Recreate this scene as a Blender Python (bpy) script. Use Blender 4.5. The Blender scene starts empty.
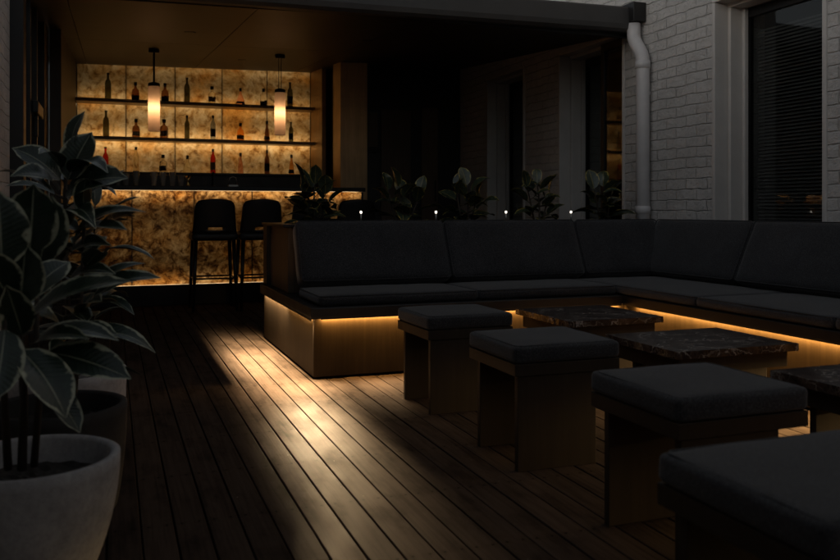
import bpy, bmesh, math, random
from mathutils import Vector, Matrix, noise
R = math.radians
PI = math.pi
random.seed(7)
scene = bpy.context.scene
COL = scene.collection

# ------------------------------------------------------------------ helpers
def link(o, parent=None):
    COL.objects.link(o)
    if parent is not None:
        o.parent = parent
    return o

def obj(name, bm, mat, parent=None, smooth=False, loc=None):
    me = bpy.data.meshes.new(name)
    bm.normal_update()
    bm.to_mesh(me); bm.free()
    if smooth:
        for p in me.polygons: p.use_smooth = True
    if mat is not None:
        me.materials.append(mat)
    o = bpy.data.objects.new(name, me)
    link(o, parent)
    if loc is not None:
        o.location = loc
    return o

def thing(name, label, cat, loc=(0, 0, 0), rz=0.0, group=None):
    o = bpy.data.objects.new(name, None)
    o.empty_display_size = 0.1
    link(o)
    o.location = loc; o.rotation_euler = (0, 0, rz)
    return tag(o, label, cat, group)

def tag(o, label, cat, group=None):
    o['label'] = label; o['category'] = cat
    if group: o['group'] = group
    return o

def NB():
    return bmesh.new()

def box(bm, x0, x1, y0, y1, z0, z1, bev=0.0, seg=2, M=None):
    r = bmesh.ops.create_cube(bm, size=1.0)
    vs = r['verts']
    for v in vs:
        v.co = Vector(((x0 + x1) / 2 + v.co.x * (x1 - x0), (y0 + y1) / 2 + v.co.y * (y1 - y0), (z0 + z1) / 2 + v.co.z * (z1 - z0)))
        if M is not None: v.co = M @ v.co
    if bev > 0:
        es = list({e for v in vs for e in v.link_edges})
        bmesh.ops.bevel(bm, geom=es, offset=bev, segments=seg, profile=0.5, affect='EDGES')
    return bm

def rbox(name, x0, x1, y0, y1, z0, z1, mat, parent=None, bev=0.003):
    return obj(name, box(NB(), x0, x1, y0, y1, z0, z1, bev), mat, parent)

def tube(bm, pts, rad, n=10, cap=True):
    pts = [Vector(p) for p in pts]
    rads = rad if isinstance(rad, (list, tuple)) else [rad] * len(pts)
    rings = []
    ref = None
    for i, p in enumerate(pts):
        d = (pts[min(i + 1, len(pts) - 1)] - pts[max(i - 1, 0)]).normalized()
        if ref is None:
            ref = Vector((1, 0, 0)) if abs(d.x) < 0.9 else Vector((0, 1, 0))
        a = (ref - d * ref.dot(d)).normalized(); b = d.cross(a)
        ref = a
        rings.append([bm.verts.new(p + (a * math.cos(2 * PI * k / n) + b * math.sin(2 * PI * k / n)) * rads[i]) for k in range(n)])
    for i in range(len(rings) - 1):
        for k in range(n):
            bm.faces.new((rings[i][k], rings[i][(k + 1) % n], rings[i + 1][(k + 1) % n], rings[i + 1][k]))
    if cap:
        bm.faces.new(list(reversed(rings[0]))); bm.faces.new(rings[-1])
    return bm

def lathe(bm, prof, n=24, cx=0, cy=0, cap0=False, cap1=False):
    rings = []
    for (r, z) in prof:
        rings.append([bm.verts.new((cx + r * math.cos(2 * PI * k / n), cy + r * math.sin(2 * PI * k / n), z)) for k in range(n)])
    for i in range(len(rings) - 1):
        for k in range(n):
            bm.faces.new((rings[i][k], rings[i][(k + 1) % n], rings[i + 1][(k + 1) % n], rings[i + 1][k]))
    if cap0: bm.faces.new(list(reversed(rings[0])))
    if cap1: bm.faces.new(rings[-1])
    return bm

def cushion_bm(sx, sy, sz, r=0.025, puff=0.012, seed=0, wob=0.003, n=16):
    """a stuffed cushion: rounded box with bulging faces, soft wobble; origin at centre of its underside"""
    bm = NB()
    bmesh.ops.create_cube(bm, size=2.0)
    bmesh.ops.subdivide_edges(bm, edges=list(bm.edges), cuts=n, use_grid_fill=True)
    hx, hy, hz = sx / 2, sy / 2, sz / 2
    rr = min(r, hx * .9, hy * .9, hz * .98)
    def warp(t):  # pull grid lines towards the edges, so the rounding gets enough rows
        return math.copysign(1 - (1 - abs(t)) ** 1.7, t)
    for v in bm.verts:
        u = Vector((warp(v.co.x), warp(v.co.y), warp(v.co.z)))
        p = Vector((u.x * hx, u.y * hy, u.z * hz))
        c = Vector((max(-hx + rr, min(hx - rr, p.x)), max(-hy + rr, min(hy - rr, p.y)), max(-hz + rr, min(hz - rr, p.z))))
        d = p - c
        if d.length > 1e-9:
            m = max(abs(d.x), abs(d.y), abs(d.z))
            d = d.normalized() * m if True else d
            p = c + d
        bul = (1 - u.x ** 4) * (1 - u.y ** 4)
        if u.z > 0.2: p.z += puff * bul * u.z
        side = (1 - u.z ** 2)
        if abs(u.x) > .9: p.x += math.copysign(puff * .5 * side * (1 - u.y ** 4), u.x)
        if abs(u.y) > .9: p.y += math.copysign(puff * .5 * side * (1 - u.x ** 4), u.y)
        q = Vector((p.x * 7 + seed * 3.1, p.y * 7 - seed * 1.7, p.z * 7))
        w = noise.noise(q) * wob + noise.noise(q * 3.3) * wob * .35
        nrm = Vector((u.x ** 5, u.y ** 5, u.z ** 5))
        if u.z > -0.95 and nrm.length > 1e-6: p += nrm.normalized() * w
        if u.z > .2: p.z -= .5 * wob * (1 + noise.noise(Vector((u.x * 1.6 + seed, u.y * 1.6, seed)))) * bul
        p.z += hz
        v.co = p
    return bm

def seam_bm(sx, sy, z, inset, r=0.0022, cr=0.02, n=5):
    pts = []
    hx, hy = sx / 2 - inset, sy / 2 - inset
    for (qx, qy, a0) in ((hx - cr, hy - cr, 0), (-hx + cr, hy - cr, 90), (-hx + cr, -hy + cr, 180), (hx - cr, -hy + cr, 270)):
        for k in range(n + 1):
            a = R(a0 + 90 * k / n)
            pts.append((qx + cr * math.cos(a), qy + cr * math.sin(a), z))
    pts.append(pts[0])
    return tube(NB(), pts, r, 6, cap=False)

# ------------------------------------------------------------------ materials
class NT:
    def __init__(s, name):
        s.m = bpy.data.materials.new(name); s.m.use_nodes = True
        s.t = s.m.node_tree; s.t.nodes.clear()
        s.out = s.t.nodes.new('ShaderNodeOutputMaterial')
    def n(s, kind, **kw):
        nd = s.t.nodes.new('ShaderNode' + kind)
        for k, v in kw.items():
            if k.startswith('i_'):
                nd.inputs[k[2:].replace('_', ' ')].default_value = v
            else:
                setattr(nd, k, v)
        return nd
    def l(s, a, b):
        s.t.links.new(a, b)
    def coord(s, which='Object', scale=(1, 1, 1), rot=(0, 0, 0)):
        c = s.n('TexCoord'); mp = s.n('Mapping')
        mp.inputs['Scale'].default_value = scale; mp.inputs['Rotation'].default_value = rot
        s.l(c.outputs[which], mp.inputs['Vector'])
        return mp.outputs['Vector']
    def geo(s, scale=(1, 1, 1)):
        c = s.n('NewGeometry'); mp = s.n('Mapping'); mp.inputs['Scale'].default_value = scale
        s.l(c.outputs['Position'], mp.inputs['Vector'])
        return mp.outputs['Vector']
    def noise(s, vec, scale, detail=4, rough=.55, dist=0.0):
        nd = s.n('TexNoise'); nd.inputs['Scale'].default_value = scale; nd.inputs['Detail'].default_value = detail
        nd.inputs['Roughness'].default_value = rough; nd.inputs['Distortion'].default_value = dist
        s.l(vec, nd.inputs['Vector']); return nd
    def ramp(s, fac, stops):
        nd = s.n('ValToRGB'); e = nd.color_ramp.elements
        while len(e) < len(stops): e.new(0.5)
        for k, (p, c) in enumerate(stops):
            e[k].position = p; e[k].color = (c[0], c[1], c[2], 1) if not isinstance(c, (int, float)) else (c, c, c, 1)
        s.l(fac, nd.inputs['Fac']); return nd.outputs['Color']
    def mix(s, fac, a, b, blend='MIX'):
        nd = s.n('Mix', data_type='RGBA', blend_type=blend)
        for sock, v in ((nd.inputs['Factor'], fac), (nd.inputs[6], a), (nd.inputs[7], b)):
            if isinstance(v, (int, float)): sock.default_value = v
            elif isinstance(v, tuple): sock.default_value = (*v, 1)
            else: s.l(v, sock)
        return nd.outputs[2]
    def math(s, op, a, b=0.0, clamp=False):
        nd = s.n('Math', operation=op, use_clamp=clamp)
        for k, v in enumerate((a, b)):
            if isinstance(v, (int, float)): nd.inputs[k].default_value = v
            else: s.l(v, nd.inputs[k])
        return nd.outputs[0]
    def bump(s, h, strength=.3, dist=.01, prev=None):
        nd = s.n('Bump'); nd.inputs['Strength'].default_value = strength; nd.inputs['Distance'].default_value = dist
        s.l(h, nd.inputs['Height'])
        if prev is not None: s.l(prev, nd.inputs['Normal'])
        return nd.outputs['Normal']
    def pbsdf(s, color, rough=.5, metal=0.0, normal=None, **kw):
        b = s.n('BsdfPrincipled')
        for key, v in (('Base Color', color), ('Roughness', rough), ('Metallic', metal)):
            if isinstance(v, (int, float)): b.inputs[key].default_value = v
            elif isinstance(v, tuple): b.inputs[key].default_value = (*v, 1)
            else: s.l(v, b.inputs[key])
        if normal is not None: s.l(normal, b.inputs['Normal'])
        for k, v in kw.items(): b.inputs[k.replace('_', ' ')].default_value = v
        s.l(b.outputs[0], s.out.inputs['Surface'])
        return b

def m_simple(name, col, rough=.5, metal=0.0, var=.25, scale=8, bump=0.05, **kw):
    s = NT(name)
    v = s.coord('Object')
    nz = s.noise(v, scale, 6, .6)
    f = s.ramp(nz.outputs['Fac'], [(.3, 1 - var), (.7, 1 + var * .4)])
    c = s.mix(1.0, col, f, 'MULTIPLY')
    nf = s.noise(v, scale * 22, 3, .6)
    nrm = s.bump(nf.outputs['Fac'], bump, .004)
    rg = s.ramp(nz.outputs['Fac'], [(.25, max(0, rough - .08)), (.75, min(1, rough + .1))])
    s.pbsdf(c, rg, metal, nrm, **kw)
    return s.m

def m_fabric(name, col):
    s = NT(name)
    v = s.coord('Object')
    w1 = s.noise(s.coord('Object', (1500, 260, 900)), 1.0, 2, .5)
    w2 = s.noise(s.coord('Object', (260, 1500, 900)), 1.0, 2, .5)
    weave = s.math('MULTIPLY', s.math('ADD', w1.outputs['Fac'], w2.outputs['Fac']), .5)
    big = s.noise(v, 5, 4, .6)
    f = s.ramp(weave, [(.36, .45), (.64, 1.6)])
    c = s.mix(1.0, col, f, 'MULTIPLY')
    hth = s.noise(s.coord('Object', (190, 190, 190)), 1.0, 5, .85)
    c = s.mix(1.0, c, s.ramp(hth.outputs['Fac'], [(.36, .25), (.5, .9), (.64, 2.3)]), 'MULTIPLY')
    g = s.ramp(big.outputs['Fac'], [(.3, .8), (.7, 1.15)])
    c = s.mix(1.0, c, g, 'MULTIPLY')
    nrm = s.bump(weave, .35, .002)
    s.pbsdf(c, .9, 0, nrm, Sheen_Weight=.25, Sheen_Roughness=.5, Specular_IOR_Level=.15)
    return s.m

def m_deck():
    s = NT('deck_timber')
    isl = s.n('NewGeometry').outputs['Random Per Island']
    uvn = s.n('UVMap').outputs['UV']
    off = s.n('CombineXYZ'); s.l(s.math('MULTIPLY', isl, 37.0), off.inputs[0]); s.l(s.math('MULTIPLY', isl, 91.0), off.inputs[1])
    av = s.n('VectorMath', operation='ADD'); s.l(uvn, av.inputs[0]); s.l(off.outputs[0], av.inputs[1])
    def mp(sc):
        m = s.n('Mapping'); m.inputs['Scale'].default_value = sc; s.l(av.outputs[0], m.inputs['Vector']); return m.outputs['Vector']
    grain = s.noise(mp((70, 2.2, 1)), 1.0, 6, .62, .6)
    fine = s.noise(mp((420, 9, 1)), 1.0, 3, .6)
    blot = s.noise(mp((9, 3.5, 1)), 1.0, 5, .62)
    tone = s.ramp(isl, [(0, (.045, .033, .0265)), (.5, (.054, .0395, .031)), (1, (.064, .046, .036))])
    c = s.mix(1.0, tone, s.ramp(grain.outputs['Fac'], [(.3, .62), (.52, 1.0), (.75, 1.2)]), 'MULTIPLY')
    c = s.mix(1.0, c, s.ramp(blot.outputs['Fac'], [(.32, .55), (.5, 1.0), (.72, 1.12)]), 'MULTIPLY')
    # knots and fixing marks: two rows per joist, every 0.45 m
    sx = s.n('SeparateXYZ'); s.l(uvn, sx.inputs[0])
    dx = s.math('SUBTRACT', s.math('ABSOLUTE', sx.outputs[0]), .024)
    fy = s.math('SUBTRACT', s.math('FRACT', s.math('DIVIDE', sx.outputs[1], .45)), .5)
    dy = s.math('MULTIPLY', fy, .45)
    d2 = s.math('SQRT', s.math('ADD', s.math('MULTIPLY', dx, dx), s.math('MULTIPLY', dy, dy)))
    hole = s.math('LESS_THAN', d2, .0042)
    halo = s.ramp(s.math('DIVIDE', d2, .03), [(.1, .84), (.7, 1.0)])
    c = s.mix(1.0, c, halo, 'MULTIPLY')
    c = s.mix(hole, c, (.012, .009, .007))
    # sparse pale specks of grit
    vo = s.n('TexVoronoi'); vo.inputs['Scale'].default_value = 9; s.l(s.geo(), vo.inputs['Vector'])
    sp = s.math('LESS_THAN', vo.outputs['Distance'], .022)
    c = s.mix(s.math('MULTIPLY', sp, .55), c, (.3, .27, .23))
    h = s.math('ADD', s.math('MULTIPLY', grain.outputs['Fac'], .6), s.math('MULTIPLY', fine.outputs['Fac'], .5))
    h = s.math('SUBTRACT', h, s.math('MULTIPLY', hole, 1.0))
    nrm = s.bump(h, .22, .0025)
    rg = s.ramp(blot.outputs['Fac'], [(.3, .8), (.7, .62)])
    s.pbsdf(c, rg, 0, nrm, Specular_IOR_Level=.007)
    return s.m

def m_brick():
    s = NT('painted_brick')
    g = s.n('NewGeometry'); sp = s.n('SeparateXYZ'); s.l(g.outputs['Position'], sp.inputs[0])
    cb = s.n('CombineXYZ'); s.l(s.math('ADD', sp.outputs[1], sp.outputs[0]), cb.inputs[0]); s.l(sp.outputs[2], cb.inputs[1])
    dn = s.noise(cb.outputs[0], 7, 3, .6)
    sub = s.n('VectorMath', operation='SCALE'); s.l(dn.outputs['Color'], sub.inputs[0]); sub.inputs['Scale'].default_value = .034
    av = s.n('VectorMath', operation='ADD'); s.l(cb.outputs[0], av.inputs[0]); s.l(sub.outputs[0], av.inputs[1])
    br = s.n('TexBrick'); s.l(av.outputs[0], br.inputs['Vector'])
    br.inputs['Scale'].default_value = 1.0; br.inputs['Brick Width'].default_value = .225; br.inputs['Row Height'].default_value = .076
    br.inputs['Mortar Size'].default_value = .007; br.inputs['Mortar Smooth'].default_value = .9
    br.inputs['Color1'].default_value = (1, 1, 1, 1); br.inputs['Color2'].default_value = (.72, .72, .72, 1); br.inputs['Mortar'].default_value = (0, 0, 0, 1)
    rough = s.noise(cb.outputs[0], 30, 6, .7)
    big = s.noise(cb.outputs[0], 2.2, 4, .6)
    bw = s.n('RGBToBW'); s.l(br.outputs['Color'], bw.inputs[0])
    lump = s.noise(cb.outputs[0], 11, 4, .6)
    h = s.math('ADD', s.math('MULTIPLY', bw.outputs[0], .6), s.math('ADD', s.math('MULTIPLY', rough.outputs['Fac'], .75), s.math('MULTIPLY', lump.outputs['Fac'], 1.1)))
    c = s.mix(br.outputs['Fac'], (.60, .575, .55), (.585, .56, .535))
    c = s.mix(1.0, c, s.ramp(big.outputs['Fac'], [(.3, .82), (.7, 1.1)]), 'MULTIPLY')
    c = s.mix(1.0, c, s.ramp(rough.outputs['Fac'], [(.28, .8), (.5, 1.0)]), 'MULTIPLY')
    s.pbsdf(c, .7, 0, s.bump(h, 1.0, .018))
    return s.m

def m_onyx(name, seed, dark):
    s = NT(name)
    g = s.n('NewGeometry')
    isl = s.n('ObjectInfo').outputs['Random']
    cb = s.n('CombineXYZ'); s.l(s.math('MULTIPLY', isl, 23.0), cb.inputs[0]); cb.inputs[1].default_value = seed
    av = s.n('VectorMath', operation='ADD'); s.l(g.outputs['Position'], av.inputs[0]); s.l(cb.outputs[0], av.inputs[1])
    v = av.outputs[0]
    warp = s.noise(v, 2.6, 4, .6)
    sc = s.n('VectorMath', operation='SCALE'); s.l(warp.outputs['Color'], sc.inputs[0]); sc.inputs['Scale'].default_value = .26
    wv = s.n('VectorMath', operation='ADD'); s.l(v, wv.inputs[0]); s.l(sc.outputs[0], wv.inputs[1])
    cloud = s.noise(wv.outputs[0], 5.0, 8, .68)
    blot = s.noise(wv.outputs[0], 14.0 if dark else 12.0, 8, .68, .3)
    c = s.ramp(cloud.outputs['Fac'], [(.30, (.56, .33, .12)), (.43, (.76, .56, .30)), (.54, (.85, .72, .50)), (.68, (.92, .84, .68))])
    if dark:
        c2 = s.ramp(blot.outputs['Fac'], [(.36, (.05, .030, .018)), (.45, (.21, .145, .09)), (.53, (.50, .41, .31)), (.65, (.88, .82, .74))])
    else:
        c2 = s.ramp(blot.outputs['Fac'], [(.30, (.16, .10, .06)), (.39, (.48, .37, .25)), (.46, (.74, .66, .54)), (.58, (1, .98, .95))])
    c = s.mix(1.0, c, c2, 'MULTIPLY')
    gold = s.noise(v, 1.7, 4, .6)
    c = s.mix(s.ramp(gold.outputs['Fac'], [(.53, 0.0), (.66, .75)]), c, s.mix(1.0, c, (1.0, .62, .16), 'MULTIPLY'))
    tr = s.n('BsdfTranslucent'); s.l(c, tr.inputs['Color'])
    gl = s.n('BsdfGlossy'); gl.inputs['Roughness'].default_value = .25; gl.inputs['Color'].default_value = (.5, .45, .4, 1)
    mx = s.n('MixShader'); mx.inputs[0].default_value = .05
    s.l(tr.outputs[0], mx.inputs[1]); s.l(gl.outputs[0], mx.inputs[2]); s.l(mx.outputs[0], s.out.inputs['Surface'])
    return s.m

def m_marble():
    s = NT('dark_marble')
    v = s.coord('Object')
    warp = s.noise(v, 7, 5, .6)
    sc = s.n('VectorMath', operation='SCALE'); s.l(warp.outputs['Color'], sc.inputs[0]); sc.inputs['Scale'].default_value = .22
    wv = s.n('VectorMath', operation='ADD'); s.l(v, wv.inputs[0]); s.l(sc.outputs[0], wv.inputs[1])
    def vein(scale, w):
        vo = s.n('TexVoronoi', feature='DISTANCE_TO_EDGE'); vo.inputs['Scale'].default_value = scale
        s.l(wv.outputs[0], vo.inputs['Vector'])
        return s.ramp(vo.outputs['Distance'], [(0, 1.0), (w, 0.0)])
    amt = s.noise(v, 6, 4, .6)
    v1 = s.mix(1.0, vein(9, .035), s.ramp(amt.outputs['Fac'], [(.38, 0.0), (.55, 1.0)]), 'MULTIPLY')
    v2 = s.mix(1.0, vein(22, .06), s.ramp(amt.outputs['Fac'], [(.42, 0.0), (.6, .8)]), 'MULTIPLY')
    base = s.ramp(s.noise(wv.outputs[0], 16, 6, .65).outputs['Fac'], [(.35, (.018, .012, .010)), (.55, (.05, .032, .025)), (.72, (.11, .075, .058))])
    c = s.mix(v2, base, (.20, .165, .14)); c = s.mix(v1, c, (.36, .32, .28))
    nrm = s.bump(s.noise(v, 14, 3, .5).outputs['Fac'], .12, .004)
    s.pbsdf(c, .22, 0, nrm)
    return s.m

def m_leaf(name, green, green2, margin, amount, rough=.32):
    """glossy leaf: UV u in -1..1 across, v 0..1 along"""
    s = NT(name)
    uv = s.n('UVMap').outputs['UV']; sp = s.n('SeparateXYZ'); s.l(uv, sp.inputs[0])
    isl = s.n('NewGeometry').outputs['Random Per Island']
    pos = s.geo()
    nz = s.noise(pos, 26, 4, .6); nb = s.noise(pos, 60, 3, .6)
    au = s.math('ABSOLUTE', sp.outputs[0])
    edge = s.math('ADD', au, s.math('MULTIPLY', s.math('SUBTRACT', nz.outputs['Fac'], .5), 1.1))
    # the margin narrows into the tip too
    e = s.math('ADD', edge, s.math('MULTIPLY', s.math('POWER', sp.outputs[1], 6.0), .4))
    mk = s.ramp(e, [(amount, 0.0), (min(.999, amount + .10), 1.0)])
    g = s.mix(isl, green, green2)
    g = s.mix(1.0, g, s.ramp(nb.outputs['Fac'], [(.3, .7), (.7, 1.25)]), 'MULTIPLY')
    c = s.mix(mk, g, margin)
    rib = s.math('LESS_THAN', au, .035)
    c = s.mix(s.math('MULTIPLY', rib, .6), c, margin)
    # side veins in the bump
    w = s.math('SINE', s.math('ADD', s.math('MULTIPLY', sp.outputs[1], 95.0), s.math('MULTIPLY', au, -14.0)))
    nrm = s.bump(s.math('ADD', s.math('MULTIPLY', w, .3), nb.outputs['Fac']), .25, .002)
    s.pbsdf(c, rough, 0, nrm)
    return s.m

def m_emit(name, col, strength):
    s = NT(name); e = s.n('Emission'); e.inputs['Color'].default_value = (*col, 1); e.inputs['Strength'].default_value = strength
    s.l(e.outputs[0], s.out.inputs['Surface']); return s.m

def m_glass(name, col, rough=.04, trans=1.0, ior=1.2):
    s = NT(name)
    nz = s.noise(s.coord('Object'), 30, 2, .5)
    c = s.mix(1.0, col, s.ramp(nz.outputs['Fac'], [(.3, .9), (.7, 1.0)]), 'MULTIPLY')
    s.pbsdf(c, rough, 0, None, Transmission_Weight=trans, IOR=ior)
    return s.m

def m_pane(name, col=(.01, .01, .011), rough=.03):
    """window glass against a dark room: mirror-like reflection, faint ripple, part see-through"""
    s = NT(name)
    nz = s.noise(s.geo(), 1.6, 2, .5)
    nrm = s.bump(nz.outputs['Fac'], .05, .01)
    gl = s.n('BsdfGlossy'); gl.inputs['Roughness'].default_value = rough; gl.inputs['Color'].default_value = (.9, .9, .9, 1); s.l(nrm, gl.inputs['Normal'])
    tr = s.n('BsdfTransparent'); tr.inputs['Color'].default_value = (.75, .77, .76, 1)
    fr = s.n('Fresnel'); fr.inputs['IOR'].default_value = 1.5
    front = s.math('SUBTRACT', 1.0, s.n('NewGeometry').outputs['Backfacing'])
    mx = s.n('MixShader'); s.l(s.math('MULTIPLY', fr.outputs[0], front), mx.inputs[0]); s.l(tr.outputs[0], mx.inputs[1]); s.l(gl.outputs[0], mx.inputs[2])
    s.l(mx.outputs[0], s.out.inputs['Surface']); return s.m

def m_wood(name, c0, c1, rough=.45, axis='z', metal=0.0, spec=.5):
    s = NT(name)
    sc = {'z': (38, 38, 1.6), 'y': (38, 1.6, 38), 'x': (1.6, 38, 38)}[axis]
    g = s.noise(s.geo(sc), 1.0, 6, .62, .8)
    b = s.noise(s.geo(), 2.3, 4, .6)
    c = s.ramp(g.outputs['Fac'], [(.32, c0), (.68, c1)])
    c = s.mix(1.0, c, s.ramp(b.outputs['Fac'], [(.3, .75), (.7, 1.1)]), 'MULTIPLY')
    s.pbsdf(c, rough, metal, s.bump(g.outputs['Fac'], .1, .002), Specular_IOR_Level=spec)
    return s.m

def m_concrete(name, col):
    s = NT(name)
    v = s.coord('Object')
    a = s.noise(v, 9, 8, .68); b = s.noise(v, 70, 5, .7)
    vo = s.n('TexVoronoi'); vo.inputs['Scale'].default_value = 85; s.l(v, vo.inputs['Vector'])
    pit = s.ramp(vo.outputs['Distance'], [(.10, .55), (.2, 1.0)])
    c = s.mix(1.0, col, s.ramp(a.outputs['Fac'], [(.28, .68), (.55, 1.0), (.75, 1.12)]), 'MULTIPLY')
    c = s.mix(1.0, c, s.ramp(b.outputs['Fac'], [(.3, .82), (.6, 1.05)]), 'MULTIPLY')
    c = s.mix(.5, c, s.mix(1.0, c, pit, 'MULTIPLY'))
    s.pbsdf(c, .8, 0, s.bump(b.outputs['Fac'], .35, .003))
    return s.m

FABRIC = m_fabric('charcoal_fabric', (.033, .0325, .0345))
DECK = m_deck()
BRICK = m_brick()
ONYX_BACK = m_onyx('onyx_slab', 3.0, False)
ONYX_FRONT = m_onyx('onyx_slab_veined', 11.0, True)
MARBLE = m_marble()
BRONZE = m_wood('bronze_laminate', (.027, .019, .013), (.038, .027, .018), .55, 'z', 0, .25)
BASE = m_wood('sofa_base_laminate', (.024, .0165, .0105), (.034, .0235, .0145), .6, 'z', 0, .06)
COLUMN = m_wood('brushed_bronze', (.55, .36, .17), (.70, .47, .24), .42, 'z', .25)
BLACK = m_simple('black_paint', (.012, .011, .011), .45, 0, .3, 6)
BLACKM = m_simple('black_metal', (.014, .013, .013), .38, .4, .3, 12)
JOINTDARK = m_simple('dark_stain', (.02, .015, .012), .6, 0, .3, 9)  # dark colour of the strips in the joints between onyx panels
PLY = m_wood('plywood_ceiling', (.027, .017, .010), (.04, .025, .015), .5, 'x')
DARKWOOD = m_wood('dark_wood', (.034, .021, .012), (.052, .031, .018), .5, 'z')
SHELFM = m_wood('shelf_bronze', (.26, .18, .10), (.34, .24, .14), .4, 'x', .2)
GREYP = m_simple('grey_paint', (.055, .053, .052), .5, 0, .2, 5)
TRIM = m_simple('cream_trim_paint', (.60, .57, .54), .5, 0, .12, 4)
PIPE = m_simple('pipe_paint', (.62, .60, .60), .4, 0, .12, 5)
POTW = m_concrete('pale_concrete', (.38, .37, .37))
POTD = m_concrete('dark_pot', (.03, .026, .024))
POTW2 = m_concrete('white_pot', (.56, .52, .51))
SOIL = m_concrete('soil', (.022, .017, .013))
CONC = m_concrete('concrete_ground', (.2, .19, .18))
BARK = m_simple('stem_bark', (.055, .04, .028), .75, 0, .4, 40, .3)
LEAFV = m_leaf('variegated_leaf', (.011, .023, .013), (.020, .034, .020), (.36, .37, .26), .85)
LEAFD = m_leaf('dark_leaf', (.032, .046, .032), (.056, .068, .038), (.36, .28, .07), .88, .17)  # yellow margin colour paints in bar light shining through the leaves
STOOLM = m_simple('bar_stool_leather', (.010, .009, .009), .55, 0, .3, 14)
METALG = m_simple('steel', (.35, .34, .33), .3, .9, .1, 10)
PANE = m_pane('window_glass')
BLINDM = m_simple('blind_slat', (.15, .145, .145), .5, 0, .2, 5)
LED = m_emit('led_strip', (1, .62, .25), 3.0)
TIPM = m_emit('stake_light_tip', (1, .9, .76), 2.6)
BULBM = m_emit('filament_bulb', (1, .72, .38), 30.0)

# ------------------------------------------------------------------ camera
F, HY, VX, H = 830.0, 210.0, 112.0, 0.9
TH = math.atan((420 - VX) / F)
cam = bpy.data.cameras.new('camera'); co = bpy.data.objects.new('camera', cam); link(co)
cam.sensor_width = 36; cam.lens = F / 840 * 36; cam.shift_y = -(280 - HY) / 840
cam.clip_start = .05; cam.clip_end = 500
co.location = (0, 0, H); co.rotation_euler = (R(90), 0, -TH)
cam.dof.use_dof = True; cam.dof.focus_distance = 4.6; cam.dof.aperture_fstop = 4.0
scene.camera = co

def pt(u, v, Y):
    """the spot of the room at distance Y that lies in direction (u, v): used to lay out leaves"""
    r = (u - 420) / F
    dx = math.sin(TH) + r * math.cos(TH); dy = math.cos(TH) - r * math.sin(TH)
    d = Y / dy
    return Vector((d * dx, Y, H - (v - HY) / F * d))

# ------------------------------------------------------------------ setting: ground and deck
g = NB(); box(g, -60, 60, -60, 60, -.25, -.12)
o = obj('ground', g, CONC); o['kind'] = 'structure'; tag(o, 'bare concrete ground under and around the timber deck', 'ground')

def deck_bm():
    bm = NB(); uvl = bm.loops.layers.uv.new('UVMap')
    P, W = .0905, .0855
    k0, k1 = -16, 37
    for k in range(k0, k1):
        xa = .62 + k * P + .0025; xb = xa + W
        xm = (xa + xb) / 2
        c = .0022
        prof = [(xa, -.028), (xa, -c), (xa + c * .35, -c * .3), (xa + c, 0), (xb - c, 0), (xb - c * .35, -c * .3), (xb, -c), (xb, -.028)]
        dz = random.uniform(-.0012, .0008)
        y0, y1 = -3.0, 8.30
        ends = []
        for y in (y0, y1):
            ends.append([bm.verts.new((x, y, z + dz)) for (x, z) in prof])
        n = len(prof)
        fs = []
        for i in range(n - 1):
            fs.append(bm.faces.new((ends[0][i + 1], ends[0][i], ends[1][i], ends[1][i + 1])))
        for f in fs:
            for lp in f.loops:
                lp[uvl].uv = (lp.vert.co.x - xm, lp.vert.co.y)
    bmesh.ops.recalc_face_normals(bm, faces=bm.faces[:])
    for f in bm.faces:
        if f.normal.z < -0.01: f.normal_flip()
    return bm
o = obj('deck', deck_bm(), DECK); o['kind'] = 'structure'; tag(o, 'dark stained timber deck boards running towards the bar', 'deck')
o = obj('deck_subfloor', box(NB(), -.85, 4.0, -3, 10.5, -.11, -.035), BLACK); o['kind'] = 'structure'; tag(o, 'black bearers seen through the gaps of the deck', 'deck subfloor')
o = obj('bar_floor', box(NB(), -.5, 2.6, 8.31, 10.6, -.034, 0), BLACK); o['kind'] = 'structure'; tag(o, 'black floor of the working aisle behind the bar', 'floor')

# ------------------------------------------------------------------ right brick wall with three tall openings
XW, TW, YE, ZT = 3.9, .45, 9.35, 4.6
WINS = [(7.47, 8.37, 2.36), (5.73, 6.79, 2.36), (3.70, 4.68, 2.36)]
wall = thing('brick_wall', 'painted white brick wall with tall recessed windows behind the long sofa', 'wall', (XW, 4.0, 0))
def W(bm, x0, x1, y0, y1, z0, z1, b=0): return box(bm, x0 - XW, x1 - XW, y0 - 4.0, y1 - 4.0, z0, z1, b)
bm = NB()
ys = [YE]
for (a, b, t) in WINS:
    W(bm, XW, XW + TW, b, ys[-1], -.12, t)
    ys.append(a)
W(bm, XW, XW + TW, -2.99, ys[-1], -.12, WINS[0][2])
W(bm, XW, XW + TW, -2.99, YE, WINS[0][2], ZT)
for (a, b, t) in WINS:
    W(bm, XW + .002, XW + TW - .002, a, b, -.12, .30)
obj('wall_face', bm, BRICK, wall)
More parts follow.
